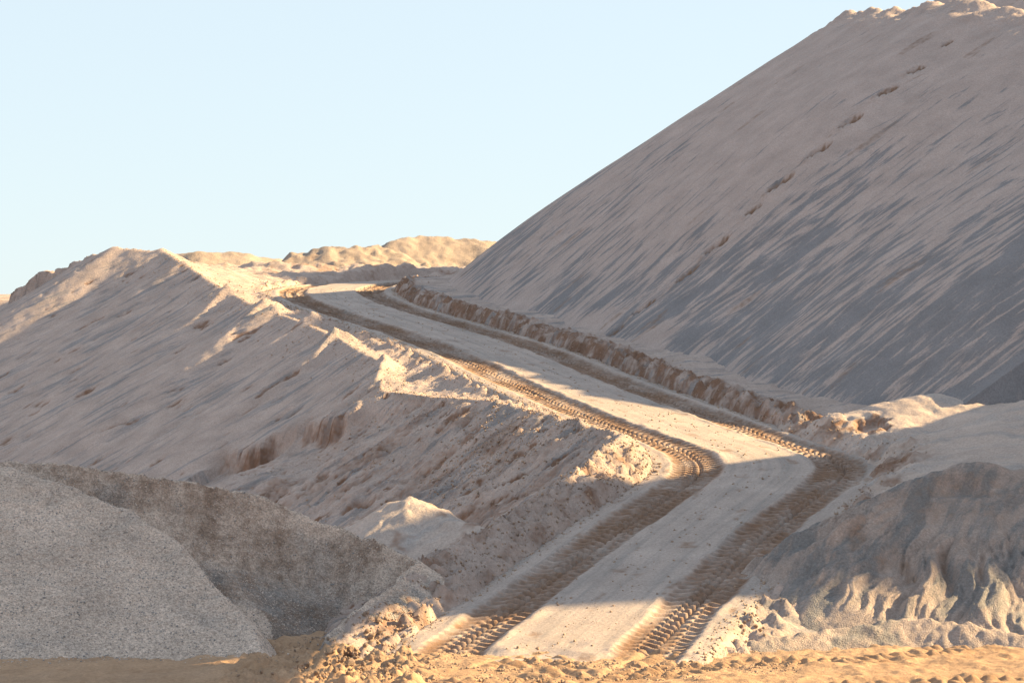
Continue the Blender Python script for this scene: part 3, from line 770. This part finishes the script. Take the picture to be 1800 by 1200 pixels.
# ---------------------------------------------------------------- clods of sand
def clod_mesh(name, seed, sub=2):
    import bmesh
    bm = bmesh.new(); bmesh.ops.create_icosphere(bm, subdivisions=sub, radius=1.0)
    rnd = np.random.RandomState(seed)
    V = np.array([v.co[:] for v in bm.verts])
    for i in range(7):                     # flat broken facets
        n = rnd.normal(size=3); n /= np.linalg.norm(n); h = rnd.uniform(0.55, 0.9)
        dd = V @ n; V -= np.outer(np.maximum(dd - h, 0), n)
    V *= (1 + 0.10 * perlin(V[:, 0] * 2.3 + seed, V[:, 1] * 2.3 + V[:, 2] * 1.7, seed))[:, None]
    V *= rnd.uniform(0.75, 1.15, 3)
    for v, c in zip(bm.verts, V): v.co = c
    me = bpy.data.meshes.new(name); bm.to_mesh(me); bm.free()
    me.materials.append(M_clod)
    return me
CL = [clod_mesh("clod", 200 + i) for i in range(8)]
rnd = random.Random(7)
def base_z(x, y):
    x = np.atleast_1d(np.asarray(x, float)); y = np.atleast_1d(np.asarray(y, float))
    z = ground_fn(x, y)[0]
    z = np.maximum(z, ramp(x, y)[0])
    return z
def put_clod(p, size, label, group, sink=0.35):
    o = bpy.data.objects.new("clod", CL[rnd.randrange(len(CL))])
    o.location = (p[0], p[1], p[2] + size * (0.8 - sink))
    o.rotation_euler = (rnd.uniform(0, 6), rnd.uniform(0, 6), rnd.uniform(0, 6))
    o.scale = (size * rnd.uniform(.85, 1.2), size * rnd.uniform(.85, 1.2), size * rnd.uniform(.75, 1.0))
    link(o, label, "clod", group)
LAB_BIG = "small crumbly clod of sand lying among the larger clods beside the left rut"
spots = [(653, 1124, .085), (642, 1137, .06), (597, 1146, .065), (617, 1168, .085), (603, 1163, .06), (577, 1154, .055), (652, 1160, .075), (638, 1170, .06), (574, 1168, .05), (540, 1172, .06),
         (625, 1143, .045), (666, 1115, .06), (645, 1112, .06), (664, 1095, .06), (640, 1082, .05), (678, 1090, .05), (720, 1139, .03), (731, 1123, .03), (736, 1116, .022), (711, 1131, .02), (590, 1182, .06), (556, 1186, .06), (612, 1187, .05), (678, 1180, .045), (700, 1172, .035)]
for px, py, sz in spots:
    p = hit(px, py, base_z, 34.5, 44)
    if (px, py) == (653, 1124):
        put_clod(p, sz, "pale squarish clod of sand perched above the other clods beside the left rut", "large clods by the foot of the left rut")
    elif sz >= 0.05:
        put_clod(p, sz, "large orange clod of sand in the heap of clods beside the left rut", "large clods by the foot of the left rut")
    else:
        put_clod(p, sz, LAB_BIG, "small clods by the foot of the left rut")
for i in range(45):
    px = rnd.gauss(625, 55); py = 1195 - abs(rnd.gauss(0, 45))
    p = hit(px, py, base_z, 34.5, 44)
    put_clod(p, 0.018 + 0.03 * rnd.random() ** 2, LAB_BIG, "small clods by the foot of the left rut")
for i in range(30):
    px = rnd.uniform(1240, 1335); py = rnd.uniform(1065, 1115)
    p = hit(px, py, base_z, 34.5, 44)
    put_clod(p, 0.02 + 0.04 * rnd.random() ** 2, "small clod of crumbling sand on the sunlit ledge below the right rut", "clods on the ledge by the right rut")

# ---------------------------------------------------------------- crumbs and stones (too many to count)
OCT_V = np.array([[1, 0, 0], [-1, 0, 0], [0, 1, 0], [0, -1, 0], [0, 0, 1], [0, 0, -1]], float)
OCT_F = np.array([[0, 2, 4], [2, 1, 4], [1, 3, 4], [3, 0, 4], [2, 0, 5], [1, 2, 5], [3, 1, 5], [0, 3, 5]])
def scatter(name, P, R, mat, label, cat, seed, parent=None):
    rs = np.random.RandomState(seed); n = len(P)
    q = rs.normal(size=(n, 4)); q /= np.linalg.norm(q, axis=1)[:, None]
    w, x, y, z = q.T
    Rm = np.stack([np.stack([1 - 2 * (y * y + z * z), 2 * (x * y - z * w), 2 * (x * z + y * w)], -1),
                   np.stack([2 * (x * y + z * w), 1 - 2 * (x * x + z * z), 2 * (y * z - x * w)], -1),
                   np.stack([2 * (x * z - y * w), 2 * (y * z + x * w), 1 - 2 * (x * x + y * y)], -1)], 1)
    V0 = OCT_V[None] * rs.uniform(0.6, 1.25, (n, 6, 1)) * R[:, None, None]
    V = np.einsum('nij,nkj->nki', Rm, V0) + P[:, None, :]
    Fc = OCT_F[None] + (np.arange(n) * 6)[:, None, None]
    a = np.repeat(rs.uniform(-0.3, 0.3, n), 6)
    me = raw_mesh(name, V.reshape(-1, 3), Fc.reshape(-1, 3), mat, False, {"grey": a, "damp": np.repeat(np.clip(rs.normal(-0.1, 0.2, n), 0, 1), 6), "flow": V.reshape(-1, 3)})
    o = bpy.data.objects.new(name, me)
    if parent:
        o["kind"] = "stuff"; link(o, parent=parent)
    else:
        link(o, label, cat, kind="stuff")
    return o
rs = np.random.RandomState(5)
# stones on the gravel pile
n = 42000
x = rs.uniform(-9.4, -1.6, n); y = rs.uniform(33.5, 44.8, n)
z, _, _, (db, gdd) = gravel_fn(x, y)
ok = (z > 0.03) & (z > ramp(x, y, False)[0] - 0.05)
stray = (z <= 0.03) & (z > -0.45) & (y < 40) & (rs.rand(n) < 0.5 * np.exp(z / 0.15))
z = np.where(stray, ground_fn(x, y)[0], z)
P = np.stack([x, y, z], 1)[ok | stray]
scatter("gravel_stones", P, 0.008 + 0.016 * rs.rand(len(P)) ** 3, sand_material("stones", (0.54, 0.445, 0.40), (0.24, 0.23, 0.235), (0.26, 0.17, 0.12), streak=(0.01, 0.01), streak_mid=0.52, streak_w=0.2, bump=0.2, mottle=0.2), None, None, 11, parent=gpile)
# crumbs along the road's edges, the bank and the plateau
def crumbs_on(n, seed):
    r = np.random.RandomState(seed)
    s = r.uniform(3, S_BEND + 52, n); side = r.choice([-1, 1], n)
    t = side * (GAUGE + 0.75 + np.abs(r.normal(0, 0.45, n)))
    px = np.interp(s, ROAD_S, ROAD[:, 0]); py = np.interp(s, ROAD_S, ROAD[:, 1])
    gx = np.interp(s + .3, ROAD_S, ROAD[:, 0]) - px; gy = np.interp(s + .3, ROAD_S, ROAD[:, 1]) - py
    g = np.hypot(gx, gy)
    X = px + gy / g * t; Y = py - gx / g * t
    tt_, ss_, rz2 = road_near(X, Y)
    z = np.maximum(ramp(X, Y)[0], rz2 + rut_profile(ss_, tt_)[0] - 0.35 * smooth(2.55, 2.95, np.abs(tt_)) + 0.02)
    be = bank_fn(X, Y)[0]
    z = np.where((tt_ > 1.9) & (X > 3.2) & (Y > 42.5) & (Y < 62), np.maximum(z, be), z)
    return np.stack([X, Y, z], 1)
P1 = crumbs_on(9000, 21)
xx = rs.uniform(-7, 3, 9000); yy = rs.uniform(46, 66, 9000)
kk = (fbm(xx * 0.7, yy * 0.7, 3, 191) > 0.05)
xx = xx[kk]; yy = yy[kk]
P2 = np.stack([xx, yy, ramp(xx, yy)[0]], 1)
xx = rs.uniform(-4.2, 4.4, 9000); yy = rs.uniform(35, 41.5, 9000)
kk = (fbm(xx * 0.8, yy * 0.8, 3, 192) > 0.1) | ((xx < -1) & (yy < 39.0) & (rs.rand(9000) < 0.4))
xx = xx[kk]; yy = yy[kk]
P3 = np.stack([xx, yy, base_z(xx, yy)], 1)
ci = rs.randint(4, len(CREST) - 1, 9000); f = rs.rand(9000)
C0 = CREST[ci] * (1 - f[:, None]) + CREST[np.minimum(ci + 1, len(CREST) - 1)] * f[:, None]
xx = C0[:, 0] + rs.normal(0.2, 0.7, 9000); yy = C0[:, 1] + rs.normal(0, 0.7, 9000)
P4 = np.stack([xx, yy, ramp(xx, yy)[0]], 1)
c5 = hit(865, 790, lambda x, y: ramp(x, y)[0], 45, 80)
xx = c5[0] + rs.normal(0, 1.1, 2600); yy = c5[1] + rs.normal(0, 1.6, 2600)
P5 = np.stack([xx, yy, ramp(xx, yy)[0]], 1)
s6 = rs.uniform(4, S_BEND + 45, 1500); t6 = rs.normal(0, 0.7, 1500)
x6 = np.interp(s6, ROAD_S, ROAD[:, 0]); y6 = np.interp(s6, ROAD_S, ROAD[:, 1])
g6 = np.stack([np.interp(s6 + .3, ROAD_S, ROAD[:, 0]) - x6, np.interp(s6 + .3, ROAD_S, ROAD[:, 1]) - y6], 1); g6 /= np.linalg.norm(g6, axis=1)[:, None]
P6 = np.stack([x6 + g6[:, 1] * t6, y6 - g6[:, 0] * t6, np.interp(s6, ROAD_S, ROAD[:, 2]) + rut_profile(s6, t6)[0] + 0.02], 1)
P = np.vstack([P1, P2, P3, P4, P5, P6])
scatter("sand_crumbs", P, 0.010 + 0.032 * rs.rand(len(P)) ** 3.5, M_clod, "loose crumbs of sand strewn along the road's edges and banks", "crumbs", 12)

# ---------------------------------------------------------------- unseen bin shapes added beyond the frame to shade the gravel pile
def box_mesh(name, x0, x1, y0, y1, z0, z1, mat, taper=0.0):
    V = [(x0 + taper, y0 + taper, z0), (x1 - taper, y0 + taper, z0), (x1 - taper, y1 - taper, z0), (x0 + taper, y1 - taper, z0), (x0, y0, z1), (x1, y0, z1), (x1, y1, z1), (x0, y1, z1)]
    return raw_mesh(name, np.array(V), np.array([[3, 2, 1, 0], [4, 5, 6, 7], [0, 1, 5, 4], [1, 2, 6, 5], [2, 3, 7, 6], [3, 0, 4, 7]]), mat, False)
mm = bpy.data.materials.new("painted_steel"); mm.use_nodes = True
_b = mm.node_tree.nodes["Principled BSDF"]; _b.inputs["Roughness"].default_value = 0.6; _b.inputs["Metallic"].default_value = 0.3
_n = mm.node_tree.nodes.new("ShaderNodeTexNoise"); _n.inputs["Scale"].default_value = 2.5; _n.inputs["Detail"].default_value = 8
_r = mm.node_tree.nodes.new("ShaderNodeValToRGB"); _r.color_ramp.elements[0].color = (0.12, 0.10, 0.08, 1); _r.color_ramp.elements[1].color = (0.30, 0.31, 0.31, 1)
mm.node_tree.links.new(_n.outputs["Fac"], _r.inputs[0]); mm.node_tree.links.new(_r.outputs[0], _b.inputs["Base Color"])
bins = bpy.data.objects.new("shade_bin", None)
bins.location = (13.2, 43.5, 0.0)
link(bins, "added shade-casting row of grey steel bins on posts outside the view", "loading bin")
def shade_bin_part(name, *a, **k):
    o = bpy.data.objects.new(name, box_mesh(name, *a, mm, **k))
    return link(o, parent=bins)
for q in range(3):
    y0 = -6.0 + 4.0 * q
    shade_bin_part("shade_bin_body", -1.2, 1.2, y0 + 0.01, y0 + 3.99, 9.7, 14.0)
    shade_bin_part("shade_bin_hopper", -1.15, 1.15, y0 + 0.05, y0 + 3.95, 8.65, 9.69, taper=0.35)
shade_bin_part("shade_bin_beam", -0.25, 0.25, -5.95, 5.95, 8.35, 8.66)
for yy_ in (1.5, 5.8):
    for xx_ in (-1.05, 1.05):
        shade_bin_part("shade_bin_leg", xx_ - 0.09, xx_ + 0.09, yy_ - 0.09, yy_ + 0.09, -0.3, 9.8)
